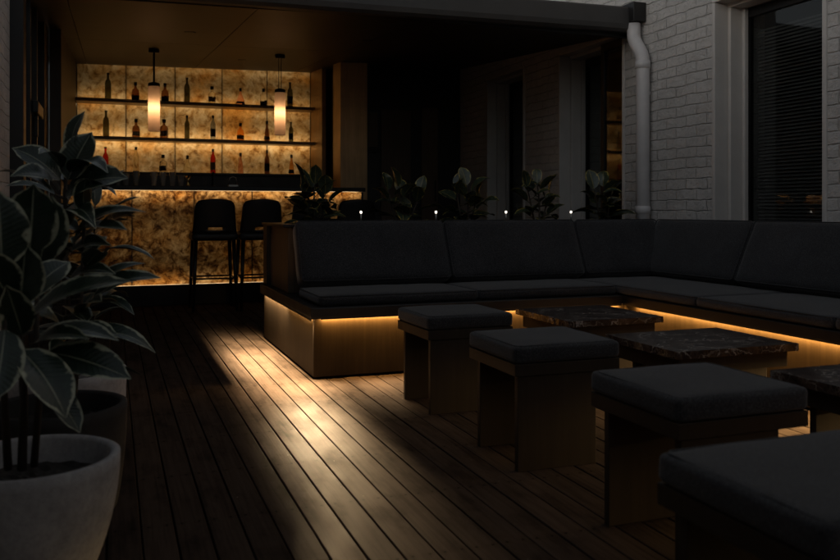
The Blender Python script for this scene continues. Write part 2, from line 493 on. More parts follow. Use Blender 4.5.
for i, (a, b, t) in enumerate(WINS):
    # stepped white reveal on both jambs and the head
    bm = NB()
    for (e, s_) in ((b, -1), (a, 1)):
        y0, y1 = sorted((e + s_ * .001, e + s_ * .030)); W(bm, XW - .012, XW + .10, y0, y1, .30, t - .032, .004)
        y0, y1 = sorted((e + s_ * .001, e + s_ * .055)); W(bm, XW + .102, XW + .20, y0, y1, .30, t - .06, .004)
        y0, y1 = sorted((e + s_ * .001, e + s_ * .08)); W(bm, XW + .202, XW + .235, y0, y1, .30, t - .06, .004)
    W(bm, XW - .012, XW + .10, a + .001, b - .001, t - .03, t - .001, .004)
    W(bm, XW + .102, XW + .235, a + .001, b - .001, t - .058, t - .001, .004)
    obj('window_reveal', bm, TRIM, wall)
    win = NB()
    xa, xb = XW + .238, XW + .285
    W(win, xa, xb, a + .01, a + .075, .32, t - .06, .004); W(win, xa, xb, b - .075, b - .01, .32, t - .06, .004)
    W(win, xa, xb, a + .077, b - .077, t - .125, t - .062, .004); W(win, xa, xb, a + .077, b - .077, .32, .42, .004)
    if i < 1: W(win, xa + .004, xb - .004, (a + b) / 2 - .03, (a + b) / 2 + .03, .42, t - .125, .004)
    wn = obj('window', win, BLACK, wall)
    p = NB(); W(p, xa + .018, xa + .024, a + .077, b - .077, .42, t - .127); obj('pane', p, PANE, wn)
    rm = NB(); xr = XW + TW + .003
    W(rm, xr + 1.0, xr + 1.02, a - .4, b + .4, 0, 2.8); W(rm, xr, xr + .998, a - .4, a - .38, 0, 2.8); W(rm, xr, xr + .998, b + .38, b + .4, 0, 2.8)
    W(rm, xr, xr + .998, a - .378, b + .378, 2.78, 2.8); W(rm, xr, xr + .998, a - .378, b + .378, 0, .02); obj('dark_room', rm, BLACK, wn)
    if i == 1:
        gd = NB(); gx0, gx1, gy0, gy1 = XW + .045, XW + .085, a + .032, a + .43
        W(gd, gx0, gx1, gy0, gy0 + .05, .32, t - .035, .003); W(gd, gx0, gx1, gy1 - .05, gy1, .32, t - .035, .003)
        W(gd, gx0, gx1, gy0 + .052, gy1 - .052, .32, .42, .003); W(gd, gx0, gx1, gy0 + .052, gy1 - .052, t - .1, t - .035, .003)
        gf = obj('glazed_door', gd, BLACK, wall)
        p = NB(); W(p, gx0 + .015, gx0 + .021, gy0 + .051, gy1 - .051, .42, t - .1); obj('pane', p, PANE, gf)
    if i == 2:
        bl = NB()
        z = .46
        while z < 2.16:
            M = Matrix.Translation((xa + .075 - XW, (a + b) / 2 - 4.0, z)) @ Matrix.Rotation(R(-42), 4, 'Y')
            box(bl, -.014, .014, -(b - a) / 2 + .09, (b - a) / 2 - .09, -.0008, .0008, 0, 2, M); z += .024
        obj('blind', bl, BLINDM, wn)

cw = rbox('sky_block_wall', -.86, 4.35, -3.25, -3.0, -.12, 2.2, BRICK, None, .004)  # unseen wall, added behind the camera to block sky light from the horizon
tag(cw, 'unseen brick wall added behind the camera to hold back low sky light', 'wall')
# rain downpipe with swan neck
dp = thing('downpipe', 'pale painted round downpipe with a swan neck on the brick wall', 'drain pipe', (3.835, 5.40, 0))
bm = NB()
pts = [(0, 0, .02), (0, 0, 2.06)]
for k in range(1, 9):
    a = k / 8.0
    pts.append((-.002, .115 * (3 * a * a - 2 * a ** 3), 2.06 + .21 * a))
pts += [(-.002, .115, 2.36)]
tube(bm, pts, .052, 20)
obj('pipe', bm, PIPE, dp, True)
for z in (2.02, .9):
    obj('collar', lathe(NB(), [(.0521, z - .03), (.058, z - .028), (.058, z + .028), (.0521, z + .03)], 20), PIPE, dp, True)
bm = NB(); box(bm, -.004, .066, -.012, .012, 1.79, 1.815, .002); obj('bracket', bm, PIPE, dp)

# ------------------------------------------------------------------ veranda roof: sloped plywood ceiling, fascia, gutter
def ZC(x, y): return 2.600 + .02 * (x - .6) + .073 * (y - 10.3)
roof = thing('veranda_roof', 'low veranda roof with a brown plywood ceiling over the bar', 'roof', (1.6, 8.0, 2.4))
def slab(bm, x0, x1, y0, y1, t0, t1):
    vs = []
    for (x, y) in ((x0, y0), (x1, y0), (x1, y1), (x0, y1)):
        for t in (t0, t1): vs.append(bm.verts.new((x - 1.6, y - 8.0, ZC(x, y) + t - 2.4)))
    a = vs
    for q in ((0, 2, 4, 6), (1, 7, 5, 3), (0, 1, 3, 2), (2, 3, 5, 4), (4, 5, 7, 6), (6, 7, 1, 0)):
        bm.faces.new([a[i] for i in q])
    bmesh.ops.recalc_face_normals(bm, faces=bm.faces[:])
    return bm
xs = [-.9, -.27, .93, 2.13, 3.33, 3.898]
for k in range(5):
    for (ya, yb) in ((5.68, 7.9), (7.906, 10.48)):
        obj('ceiling_panel', slab(NB(), xs[k] + .003, xs[k + 1] - .003, ya, yb, 0, .012), PLY, roof)
obj('roof_sheet', slab(NB(), -1.3, 3.895, 5.62, 10.7, .02, .10), BLACK, roof)
bm = NB(); box(bm, -1.3 - 1.6, 3.895 - 1.6, 5.63 - 8, 5.675 - 8, 2.275 - 2.4, 2.36 - 2.4, .003); obj('fascia', bm, BLACK, roof)
# gutter: quad profile along the front edge
bm = NB()
prof = [(5.625, .19), (5.625, .005), (5.60, 0), (5.545, 0), (5.515, .02), (5.505, .055), (5.505, .175), (5.512, .188), (5.520, .18), (5.520, .05), (5.55, .012), (5.60, .012), (5.61, .19)]
for x in (-1.3, 3.86):
    pass
r0 = [bm.verts.new((-1.3 - 1.6, y - 8, z + 2.228 - 2.4)) for (y, z) in prof]; r1 = [bm.verts.new((3.84 - 1.6, y - 8, z + 2.30 - 2.4)) for (y, z) in prof]
for k in range(len(prof)):
    bm.faces.new((r0[k], r0[(k + 1) % len(prof)], r1[(k + 1) % len(prof)], r1[k]))
bm.faces.new(r0); bm.faces.new(list(reversed(r1)))
bmesh.ops.recalc_face_normals(bm, faces=bm.faces[:])
obj('gutter', bm, GREYP, roof)
bm = NB(); box(bm, 3.78 - 1.6, 3.895 - 1.6, 5.44 - 8, 5.622 - 8, 2.37 - 2.4, 2.515 - 2.4, .004); obj('rainwater_head', bm, BLACK, roof)
for (x, y) in ((.60, 7.05), (1.32, 9.1), (2.1, 7.0)):
    z = ZC(x, y)
    bm = lathe(NB(), [(.0, -.004), (.028, -.004), (.045, -.005), (.048, -.001), (.048, .002)], 20)
    obj('downlight', bm, BLACK, roof, True, (x - 1.6, y - 8, z - 2.4))

# ------------------------------------------------------------------ left side
lw = rbox('side_wall', -.86, -.55, -2.99, 5.28, -.12, 3.0, BRICK, None, .004)
tag(lw, 'white brick wall end at the far left edge beside the potted plants', 'wall')
dk = thing('folding_door', 'dark folded timber door stack with brown panels left of the bar', 'door', (-.5, 6.4, 0))
bm = NB()
for (ya, yb) in ((5.30, 5.46), (5.74, 5.80), (6.22, 6.28), (6.9, 7.28)):
    box(bm, -.10, .02, ya - 6.4, yb - 6.4, 0, 2.7, .004)
box(bm, -.12, -.06, 5.29 - 6.4, 7.29 - 6.4, 0, 2.72); box(bm, -.055, .01, 5.47 - 6.4, 6.89 - 6.4, 0, .25, .004)
obj('door_frame', bm, BLACK, dk)
for (ya, yb) in ((5.82, 6.20), (6.30, 6.88)):
    bm = NB(); box(bm, -.055, -.03, ya - 6.4, yb - 6.4, 1.45, 2.68, .004); obj('door_panel', bm, DARKWOOD, dk)
bm = NB(); box(bm, .021, .06, 5.80 - 6.4, 6.24 - 6.4, 1.52, 1.60, .008); box(bm, .021, .045, 5.95 - 6.4, 6.0 - 6.4, 1.38, 1.52, .004); obj('latch_bar', bm, BLACKM, dk)
dw = rbox('dark_side_wall', -.86, -.63, 5.29, 10.6, -.1, 3.3, BLACK)
tag(dw, 'black side wall behind the folded door stack on the far left', 'wall')
sp_ = rbox('timber_side_panel', -.47, -.385, 7.30, 10.5, 0, 2.7, DARKWOOD, None, .004)
tag(sp_, 'brown timber wall panel closing the left end of the bar', 'wall panel')

# ------------------------------------------------------------------ bar alcove, back wall and column
aw = rbox('alcove_back_wall', -.47, 2.68, 10.52, 10.68, -.03, 2.85, BLACK)
tag(aw, 'black wall hidden behind the glowing onyx of the back bar', 'wall')
ow = thing('onyx_back_wall', 'glowing backlit onyx stone wall behind the bottle shelves', 'wall', (1.0, 10.30, 1.335))
xt = [-.377, .154, .705, 1.255, 1.80, 2.345]
def sheet(x0, x1, z0, z1, nx=2, nz=2):
    bm = NB()
    vs = [bm.verts.new(c) for c in ((x0, 0, z0), (x1, 0, z0), (x1, 0, z1), (x0, 0, z1))]
    bm.faces.new(vs); return bm
for k in range(5):
    obj('onyx_panel', sheet(xt[k] + .003 - 1.0, xt[k + 1] - .003 - 1.0, 0, 1.36), ONYX_BACK, ow)
for k in range(6):
    obj('joint_strip', box(NB(), xt[k] - .0035 - 1.0, xt[k] + .0035 - 1.0, -.001, .012, 0, 1.36), JOINTDARK, ow)
rp = rbox('alcove_side_panel', 2.349, 2.40, 9.70, 10.51, 0, 2.68, COLUMN)
tag(rp, 'brushed bronze end panel at the right of the bottle shelves', 'wall panel')
ap = rbox('alcove_pier', 2.45, 2.68, 9.21, 10.51, 0, 2.72, BLACK)
tag(ap, 'black pier between the bottle shelves and the bronze column', 'pier')
cl = thing('bronze_column', 'tall brushed bronze clad column at the right end of the bar', 'column', (2.515, 9.0, 0))
bm = NB(); box(bm, -.155, .155, -.12, .2, 0, 2.56, .004); obj('cladding', bm, COLUMN, cl)
bm = NB(); box(bm, -.158, .158, -.123, .203, 0, .09, .002); obj('skirting', bm, BLACK, cl)
rw = thing('rear_wall', 'black rear wall with dim timber door leaves right of the bronze column', 'wall', (3.3, 9.15, 0))
bm = NB(); box(bm, 2.69 - 3.3, 3.9 - 3.3, -.02, .1, 0, 2.75); obj('wall_face', bm, BLACK, rw)
D2 = m_wood('dim_door_timber', (.085, .048, .026), (.115, .068, .038), .5, 'z')
for (x0, x1, z0, z1, nm) in ((2.90, 3.26, .02, 2.06, 'door_leaf'), (3.40, 3.60, .02, 2.1, 'door_leaf'), (2.74, 2.86, 1.62, 2.02, 'shelf_niche')):
    d = rbox(nm, x0 - 3.3, x1 - 3.3, -.055, -.021, z0, z1, D2, rw)
    if nm == 'door_leaf':
        rbox('door_handle', x1 - 3.3 - .045, x1 - 3.3 - .03, -.085, -.056, 1.0, 1.25, BLACKM, d, .002)
bm = NB(); box(bm, 2.72 - 3.3, 2.885 - 3.3, -.075, -.022, 1.56, 1.6, .003)
for k in range(3): lathe(bm, [(.012, 1.60), (.028, 1.602), (.028, 1.5), (.03, 1.49)][:2] + [(.026, 1.57 + .03), (.0, 1.6)], 10, 2.75 - 3.3 + k * .05, -.05)
obj('coat_shelf', bm, BLACKM, rw)

# shelves (two floating) and back-bar cabinet
for (z, lab) in ((2.165, 'upper bronze bottle shelf across the glowing onyx wall'), (1.737, 'lower bronze bottle shelf across the glowing onyx wall')):
    sh = thing('bottle_shelf', lab, 'shelf', (1.0, 10.16, z), 0, 'shelves on the onyx wall')
    bm = NB(); box(bm, -1.382, 1.345, -.125, .132, -.038, -.006, .003); obj('shelf_board', bm, SHELFM, sh)
    bm = NB(); box(bm, -1.382, 1.345, -.128, .132, -.0055, 0, .001); obj('shelf_top', bm, BLACK, sh)
bb = thing('back_bar_cabinet', 'black back bar cabinet carrying the lowest row of bottles', 'cabinet', (1.0, 10.1, 0))
bm = NB(); box(bm, -1.382, 1.345, -.16, .18, 0, 1.30, .003); obj('cabinet_body', bm, BLACK, bb)
bm = NB(); box(bm, -1.382, 1.345, -.19, .195, 1.302, 1.333, .003); obj('counter_top', bm, BLACKM, bb)

# bar counter
bar = thing('bar_counter', 'bar counter with a glowing veined onyx front and a black top', 'bar', (1.0, 8.4, 0))
xf = [-.38, .175, .736, 1.287, 1.845, 2.405]
for k in range(5):
    obj('onyx_panel', sheet(xf[k] + .003 - 1, xf[k + 1] - .003 - 1, .195, 1.083), ONYX_FRONT, bar, False, (0, -.2, 0))
for k in range(6): obj('joint_strip', box(NB(), xf[k] - .004 - 1, xf[k] + .004 - 1, -.2015, -.187, .195, 1.083), JOINTDARK, bar)
bm = NB(); box(bm, -1.384, 1.41, -.215, .33, 0, .192, .003); obj('plinth', bm, BLACKM, bar)
bm = NB(); box(bm, -1.384, 1.43, -.255, .36, 1.086, 1.128, .004); obj('counter_top', bm, BLACKM, bar)
bm = NB(); box(bm, -1.384, 1.41, .0, .02, .193, 1.085); box(bm, 1.406, 1.42, -.2, .33, .193, 1.085); obj('carcass', bm, BLACK, bar)

# ------------------------------------------------------------------ bottles and glassware
BOT = {
    'wine': ([(.001, 0), (.036, .001), (.037, .01), (.037, .19), (.030, .225), (.015, .25), (.0135, .31), (.015, .312), (.015, .32)], .245, .325),
    'round': ([(.001, 0), (.044, .001), (.047, .012), (.047, .10), (.040, .135), (.018, .155), (.015, .19), (.017, .2), (.017, .205)], .2, .235),
    'square': ([(.001, 0), (.040, .001), (.043, .008), (.043, .13), (.036, .15), (.016, .165), (.014, .20), (.016, .205)], .2, .235),
    'tall': ([(.001, 0), (.031, .001), (.033, .01), (.033, .20), (.024, .23), (.014, .25), (.013, .29)], .285, .315),
    'flask': ([(.001, 0), (.052, .001), (.055, .012), (.050, .06), (.030, .12), (.015, .15), (.014, .19)], .185, .225),
    'slim': ([(.001, 0), (.036, .001), (.038, .01), (.034, .10), (.026, .16), (.016, .20), (.014, .25)], .245, .285),
}
GL = {
    'dark': m_glass('dark_green_glass', (.09, .09, .05)), 'brown': m_glass('brown_glass', (.22, .10, .045)), 'clear': m_glass('clear_glass', (.93, .92, .88)),
    'amber': m_glass('amber_spirit', (.75, .36, .10)), 'red': m_glass('red_spirit', (.55, .035, .02)), 'pale': m_glass('pale_spirit', (.95, .88, .70)),
    'blue': m_glass('blue_grey_glass', (.32, .36, .40)), 'rose': m_glass('rose_spirit', (.85, .48, .38)),
}
GLASSWARE = m_glass('bar_glassware', (.92, .92, .90), .12, .72, 1.45)
CAPM = m_simple('bottle_cap', (.03, .025, .022), .4, .3, .2, 30)
LABS = {'white': m_simple('paper_label', (.55, .5, .42), .7, 0, .15, 40), 'black': m_simple('black_label', (.02, .018, .016), .6, 0, .2, 40), 'tan': m_simple('tan_label', (.32, .2, .1), .7, 0, .2, 40)}
def bottle(x, y, z, shape, glass, lab, label, sc=1.0):
    t = thing('bottle', label, 'bottle', (x, y, z), random.uniform(0, 6), 'bottles on the back bar')
    prof, zc, zt = BOT[shape]
    n = 4 if shape == 'square' else 18
    P = [(r * sc * (1.25 if n == 4 else 1), h * sc) for (r, h) in prof]
    bm = lathe(NB(), P, n, cap0=True, cap1=True)
    if n == 4: bmesh.ops.bevel(bm, geom=[e for e in bm.edges if abs((e.verts[0].co - e.verts[1].co).z) > .01], offset=.008, segments=2, affect='EDGES')
    obj('glass_body', bm, GL[glass], t, n != 4)
    rtop = P[-1][0] + .0015
    obj('cap', lathe(NB(), [(rtop, P[-1][1] - .012), (rtop + .001, P[-1][1] - .01), (rtop + .001, zt * sc - .003), (rtop - .002, zt * sc), (.0005, zt * sc)], 14), CAPM, t, True)
    if lab:
        rl = P[3][0] + .0012; za = P[3][1] * .22; zb = P[3][1] * .72
        if n == 4:
            bm = NB()
            hw = rl / math.sqrt(2)
            for k in range(4):
                box(bm, -hw * .72, hw * .72, hw, hw + .001, za, zb, 0, 2, Matrix.Rotation(R(45 + 90 * k), 4, 'Z') @ Matrix.Rotation(R(45), 4, 'Z'))
            obj('label_paper', bm, LABS[lab], t)
        else:
            r_a = P[2][0] if shape in ('flask', 'slim') else rl
            bm = NB(); n2 = 24
            pr = [(rl if shape not in ('flask', 'slim') else P[3][0] + .004 + (P[2][0] - P[3][0]) * (1 - q), za + (zb - za) * q) for q in (0, .5, 1)]
            rings = [[bm.verts.new((r * math.cos(-.2 + 4.2 * k / n2), r * math.sin(-.2 + 4.2 * k / n2), h)) for k in range(n2 + 1)] for (r, h) in pr]
            for a in range(2):
                for k in range(n2): bm.faces.new((rings[a][k], rings[a][k + 1], rings[a + 1][k + 1], rings[a + 1][k]))
            obj('label_paper', bm, LABS[lab], t, True)
    return t
ORD = ['first', 'second', 'third', 'fourth', 'fifth', 'sixth', 'seventh', 'eighth']
def BX(u): return pt(u, 150, 10.13).x
TOPROW = [(108, 'wine', 'dark', None, 'tall dark green wine bottle'), (135.5, 'round', 'brown', 'black', 'squat dark brown bottle'), (165, 'round', 'brown', 'black', 'round brown bottle behind the pendant lamp'), (187, 'wine', 'dark', None, 'slender black wine bottle'),
          (212, 'square', 'pale', 'tan', 'clear square bottle with tan label'), (240.5, 'flask', 'rose', 'tan', 'bell shaped rose coloured bottle'), (263.5, 'round', 'clear', 'black', 'clear bottle with black label'), (290, 'wine', 'dark', 'black', 'black wine bottle right of the pendant lamp')]
MIDROW = [(106, 'wine', 'dark', None, 'tall dark wine bottle with glowing base'), (136, 'round', 'brown', 'white', 'rounded bottle with white shoulder label'), (164, 'square', 'brown', 'white', 'dark square bottle with small white label'), (187, 'tall', 'dark', None, 'slim dark olive bottle'),
          (213, 'tall', 'blue', 'black', 'slim blue grey bottle'), (240.5, 'round', 'amber', 'tan', 'golden amber round bottle'), (267, 'slim', 'brown', 'white', 'tapered brown bottle'), (291, 'wine', 'dark', 'black', 'short black wine bottle')]
LOWROW = [(105.5, 'wine', 'red', None, 'bright red bottle'), (136, 'tall', 'pale', None, 'tall straight clear bottle'), (163, 'square', 'clear', 'black', 'short square clear bottle with black emblem'), (187.5, 'flask', 'pale', None, 'wide clear flask of pale gold spirit'),
          (213, 'tall', 'red', 'tan', 'tall red bottle with tan label'), (240.5, 'slim', 'rose', None, 'pale pink tapered bottle'), (267, 'tall', 'brown', 'black', 'dark red brown slim bottle'), (291.5, 'slim', 'amber', 'black', 'amber bottle with dark label')]
for (row, z, where) in ((TOPROW, 2.166, 'on the top shelf'), (MIDROW, 1.738, 'on the middle shelf'), (LOWROW, 1.334, 'on the lowest bottle row')):
    for k, (u, sh, gl_, lb, ds) in enumerate(row):
        sc = random.uniform(.86, .95) * (.82 if (u == 291 and sh == 'wine') else 1.0)
        bottle(BX(u), 10.13, z, sh, gl_, lb, '%s, %s from left %s' % (ds, ORD[k], where), sc)

# glassware on the bar top
def glass_bm(h, r0, r1, t=.002):
    return lathe(NB(), [(.0005, .0), (r0, .001), (r1, h), (r1 - t, h), (r0 - t, .012), (.0005, .012)], 18)
GX = [(107.5, .15), (118, .135), (126, .135), (136, .155), (154, .15), (163, .15), (172.5, .15), (181, .12)]
for k, (u, h) in enumerate(GX):
    x = pt(u, 180, 8.62).x
    t = obj('bar_glass', glass_bm(h, .024, .031), GLASSWARE, None, True, (x, 8.62, 1.129))
    tag(t, 'clear tumbler standing on the bar top, %s from the left' % ORD[k], 'glass', 'glasses on the bar top')
t = thing('brass_jigger', 'small shiny brass jigger cup beside the last bar glass', 'jigger', (pt(188, 180, 8.62).x, 8.62, 1.129))
obj('jigger_cup', lathe(NB(), [(.028, 0), (.026, .004), (.010, .05), (.012, .055), (.026, .115), (.024, .115), (.010, .06)], 20, cap0=True), m_simple('brass', (.62, .42, .16), .25, 1.0, .1, 20), t, True)
t = thing('bar_tap', 'thin black tap standing on the bar top', 'tap', (pt(212.5, 180, 8.62).x, 8.62, 1.129))
bm = NB(); lathe(bm, [(.03, 0), (.03, .012), (.012, .02)], 16, cap0=True); tube(bm, [(0, 0, .01), (0, 0, .12), (0, -.02, .15), (0, -.07, .15), (0, -.09, .13)], .009, 10); obj('spout', bm, BLACKM, t, True)
t = thing('bar_caddy', 'small metal garnish caddy on the bar top', 'caddy', (pt(233, 180, 8.62).x, 8.62, 1.129))
bm = NB(); box(bm, -.05, .05, -.04, .04, 0, .03, .004); obj('tray', bm, METALG, t)
bm = NB(); tube(bm, [(-.048, 0, .02), (-.03, 0, .10), (.0, 0, .115), (.03, 0, .10), (.048, 0, .02)], .004, 8); obj('handle', bm, METALG, t, True)

# ------------------------------------------------------------------ pendants
SH = NT('frosted_glass')
tr = SH.n('BsdfTranslucent'); tr.inputs['Color'].default_value = (.92, .64, .46, 1)
df = SH.n('BsdfDiffuse'); nz = SH.noise(SH.coord('Object', (60, 60, 1)), 1, 3, .5); SH.l(SH.ramp(nz.outputs['Fac'], [(.3, (.6, .45, .36)), (.7, (.72, .56, .45))]), df.inputs['Color'])
mx = SH.n('MixShader'); mx.inputs[0].default_value = .3; SH.l(tr.outputs[0], mx.inputs[1]); SH.l(df.outputs[0], mx.inputs[2]); SH.l(mx.outputs[0], SH.out.inputs['Surface'])
for (u, v0, lab) in ((154, 47, 'left glowing cylindrical pendant lamp hanging over the bar'), (280, 54, 'right glowing cylindrical pendant lamp hanging over the bar')):
    x = pt(u, 100, 8.45).x; y = 8.45
    zc = ZC(x, y)
    t = thing('pendant_lamp', lab, 'pendant lamp', (x, y, zc), 0, 'pendant lamps over the bar')
    obj('canopy', lathe(NB(), [(.0005, 0), (.048, 0), (.05, -.004), (.05, -.03), (.045, -.035), (.0005, -.035)], 24), BLACKM, t, True)
    zt = 2.12 - zc; zb = 1.665 - zc
    if u < 200: obj('cord', tube(NB(), [(0, 0, -.03), (0, 0, zt + .015)], .010, 10), BLACKM, t, True)
    else:
        bm = NB(); tube(bm, [(-.012, 0, -.03), (-.012, 0, zt + .015)], .004, 8); tube(bm, [(.012, 0, -.03), (.012, 0, zt + .015)], .004, 8); obj('cord', bm, BLACKM, t, True)
    obj('cap', lathe(NB(), [(.0005, zt + .025), (.02, zt + .022), (.050, zt + .012), (.056, zt + .004), (.056, zt - .02), (.0005, zt - .02)], 28), BLACKM, t, True)
    obj('lamp_shade', lathe(NB(), [(.054, zt - .021), (.0555, zt - .04), (.0555, zb + .01), (.053, zb)], 32), SH.m, t, True)
    zbulb = zt - .215
    obj('bulb', lathe(NB(), [(.0005, zbulb - .012), (.008, zbulb - .009), (.011, zbulb), (.008, zbulb + .009), (.0005, zbulb + .012)], 14), BULBM, t, True)
    obj('bulb_stem', tube(NB(), [(0, 0, zt - .02), (0, 0, zbulb + .016)], .004, 8), BLACKM, t, True)
    L = bpy.data.lights.new('pendant_light', 'POINT'); L.energy = .62; L.color = (1, .70, .38); L.shadow_soft_size = .03
    lo = bpy.data.objects.new('pendant_light', L); link(lo); lo.location = (x, y, zc + zbulb - .012)
    L2 = bpy.data.lights.new('pendant_light', 'POINT'); L2.energy = .08; L2.color = (1, .64, .36); L2.shadow_soft_size = .04
    lo = bpy.data.objects.new('pendant_light', L2); link(lo); lo.location = (x, y, zc + zbulb - .10)

# ------------------------------------------------------------------ bar stools
def bar_stool(x, y, label):
    t = thing('bar_stool', label, 'bar stool', (x, y, 0), 0, 'bar stools along the bar')
    # moulded shell: seat pan
    obj('seat', cushion_bm(.40, .38, .075, .03, .008, 3, .001, 8), STOOLM, t, True, (0, .0, .625))
    # curved back with a slot above the seat
    bm = NB(); nx, nz = 12, 12
    def back(u, q, off):
        wd = .172 + (.195 - .172) * (1 - q) ** 1.5
        if q > .8: wd *= math.sqrt(max(0, 1 - ((q - .8) / .2 * .55) ** 2))
        xx = u * wd
        zz = .695 + q * .305 - (.018 * u * u * q)
        yy = -.185 - .05 * q + .05 * u * u + off
        return (xx, yy, zz)
    for off in (0, .024):
        pass
    g0 = [[bm.verts.new(back(-1 + 2 * i / nx, j / nz, 0)) for i in range(nx + 1)] for j in range(nz + 1)]
    g1 = [[bm.verts.new(back(-1 + 2 * i / nx, j / nz, .026)) for i in range(nx + 1)] for j in range(nz + 1)]
    slot = lambda i, j: (1 <= j < 2) and 4 <= i < 8
    for j in range(nz):
        for i in range(nx):
            if slot(i, j): continue
            bm.faces.new((g0[j][i], g0[j][i + 1], g0[j + 1][i + 1], g0[j + 1][i])); bm.faces.new((g1[j][i + 1], g1[j][i], g1[j + 1][i], g1[j + 1][i + 1]))
    for j in range(nz):
        bm.faces.new((g0[j + 1][0], g1[j + 1][0], g1[j][0], g0[j][0])); bm.faces.new((g0[j][nx], g1[j][nx], g1[j + 1][nx], g0[j + 1][nx]))
    for i in range(nx):
        bm.faces.new((g0[0][i], g1[0][i], g1[0][i + 1], g0[0][i + 1])); bm.faces.new((g0[nz][i + 1], g1[nz][i + 1], g1[nz][i], g0[nz][i]))
    for i in range(4, 8):
        bm.faces.new((g0[1][i + 1], g1[1][i + 1], g1[1][i], g0[1][i])); bm.faces.new((g0[2][i], g1[2][i], g1[2][i + 1], g0[2][i + 1]))
    bm.faces.new((g0[1][4], g1[1][4], g1[2][4], g0[2][4])); bm.faces.new((g0[2][8], g1[2][8], g1[1][8], g0[1][8]))
    bmesh.ops.recalc_face_normals(bm, faces=bm.faces[:])
    obj('backrest', bm, STOOLM, t, True)
    for sx in (-1, 1):
        for sy in (-1, 1):
            obj('leg', tube(NB(), [(sx * .165, sy * .145, .63), (sx * .19, sy * .19, .0)], [.019, .012], 10), BLACKM, t, True)
    bm = NB(); z = .29
    q = lambda sx, sy: Vector((sx * .179, sy * .1695, z))
    for a, b in (((-1, -1), (1, -1)), ((1, -1), (1, 1)), ((1, 1), (-1, 1)), ((-1, 1), (-1, -1))): tube(bm, [q(*a), q(*b)], .008, 8)
    obj('footrest', bm, m_simple('bar_stool_rail', (.02, .018, .016), .3, .8, .1, 10) if 'bar_stool_rail' not in bpy.data.materials else bpy.data.materials['bar_stool_rail'], t, True)
    return t
bar_stool(.86, 7.72, 'black bar stool standing farthest left in front of the glowing bar')
bar_stool(1.275, 7.72, 'black bar stool just left of the sofa end, second from left')
bar_stool(1.735, 7.72, 'black bar stool half hidden by the leftmost planter plant')
bar_stool(2.165, 7.72, 'black bar stool at the right end of the bar under the bronze column')

# ------------------------------------------------------------------ sofa
SX, SY = 1.0, 4.316          # outer left face and front face of the base
RX = 2.93                    # front face of the right arm
YN = -.85                     # near end of the right arm
sofa = thing('corner_sofa', 'long charcoal corner sofa with amber light glowing under its seat', 'sofa', (SX, SY, 0))
def S(bm, x0, x1, y0, y1, z0, z1, b=0.003): return box(bm, x0 - SX, x1 - SX, y0 - SY, y1 - SY, z0, z1, b)
ZBASE, LO, OV = .331, .025, .045     # top of the base; overhang of the seat board at the left end and along the fronts
bm = NB(); S(bm, SX, 3.88, SY, 5.84, .012, ZBASE, .004); obj('base', bm, BASE, sofa)
bm = NB(); S(bm, RX, 3.88, YN, SY - .002, .012, ZBASE, .004); obj('base', bm, BASE, sofa)
bm = NB(); S(bm, SX - LO, 3.885, SY - OV, 5.86, .333, .384, .004); S(bm, RX - OV, 3.885, YN - .02, SY - OV - .002, .333, .384, .004); obj('seat_board', bm, BLACK, sofa)
bm = NB(); S(bm, SX - LO + .001, SX - LO + .005, SY - OV + .002, 5.855, .3175, .340, 0); obj('lip', bm, BLACK, sofa)
bm = NB(); S(bm, SX + .03, RX - OV - .001, SY - OV + .002, SY - OV + .008, .3225, .340, 0); S(bm, SX - LO + .006, SX + .029, SY - OV + .002, SY - OV + .008, .3264, .340, 0); obj('lip', bm, BLACK, sofa)
bm = NB(); S(bm, RX - OV + .002, RX - OV + .008, YN - .015, SY - OV + .001, .3272, .340, 0); obj('lip', bm, BLACK, sofa)
bm = NB(); S(bm, SX - .012, SX - .004, SY + .01, 5.80, .3290, .3325, 0); obj('light_strip', bm, LED, sofa)
bm = NB(); S(bm, SX + .02, RX - .02, SY - .012, SY - .004, .3290, .3325, 0); obj('light_strip', bm, LED, sofa)
bm = NB(); S(bm, RX - .012, RX - .004, YN, SY - .05, .3290, .3325, 0); obj('light_strip', bm, LED, sofa)
# seat cushions
def seatc(x0, x1, y0, y1, seed, z0=.385, h=.056):
    sx, sy = x1 - x0, y1 - y0
    o = obj('seat_cushion', cushion_bm(sx, sy, h, .022, .009, seed, .0035), FABRIC, sofa, True, ((x0 + x1) / 2 - SX, (y0 + y1) / 2 - SY, z0))
    obj('piping', seam_bm(sx, sy, h - .004, .006, .003), FABRIC, o, True)
seatc(1.035, 1.965, 4.325, 4.86, 1); seatc(1.97, 2.885, 4.325, 4.86, 2)
seatc(2.89, 3.55, 3.615, 4.86, 3); seatc(2.89, 3.55, 2.715, 3.61, 4); seatc(2.89, 3.55, 1.815, 2.71, 5); seatc(2.89, 3.55, .915, 1.81, 6); seatc(2.89, 3.55, .015, .91, 7); seatc(2.89, 3.55, -.85, .01, 8)
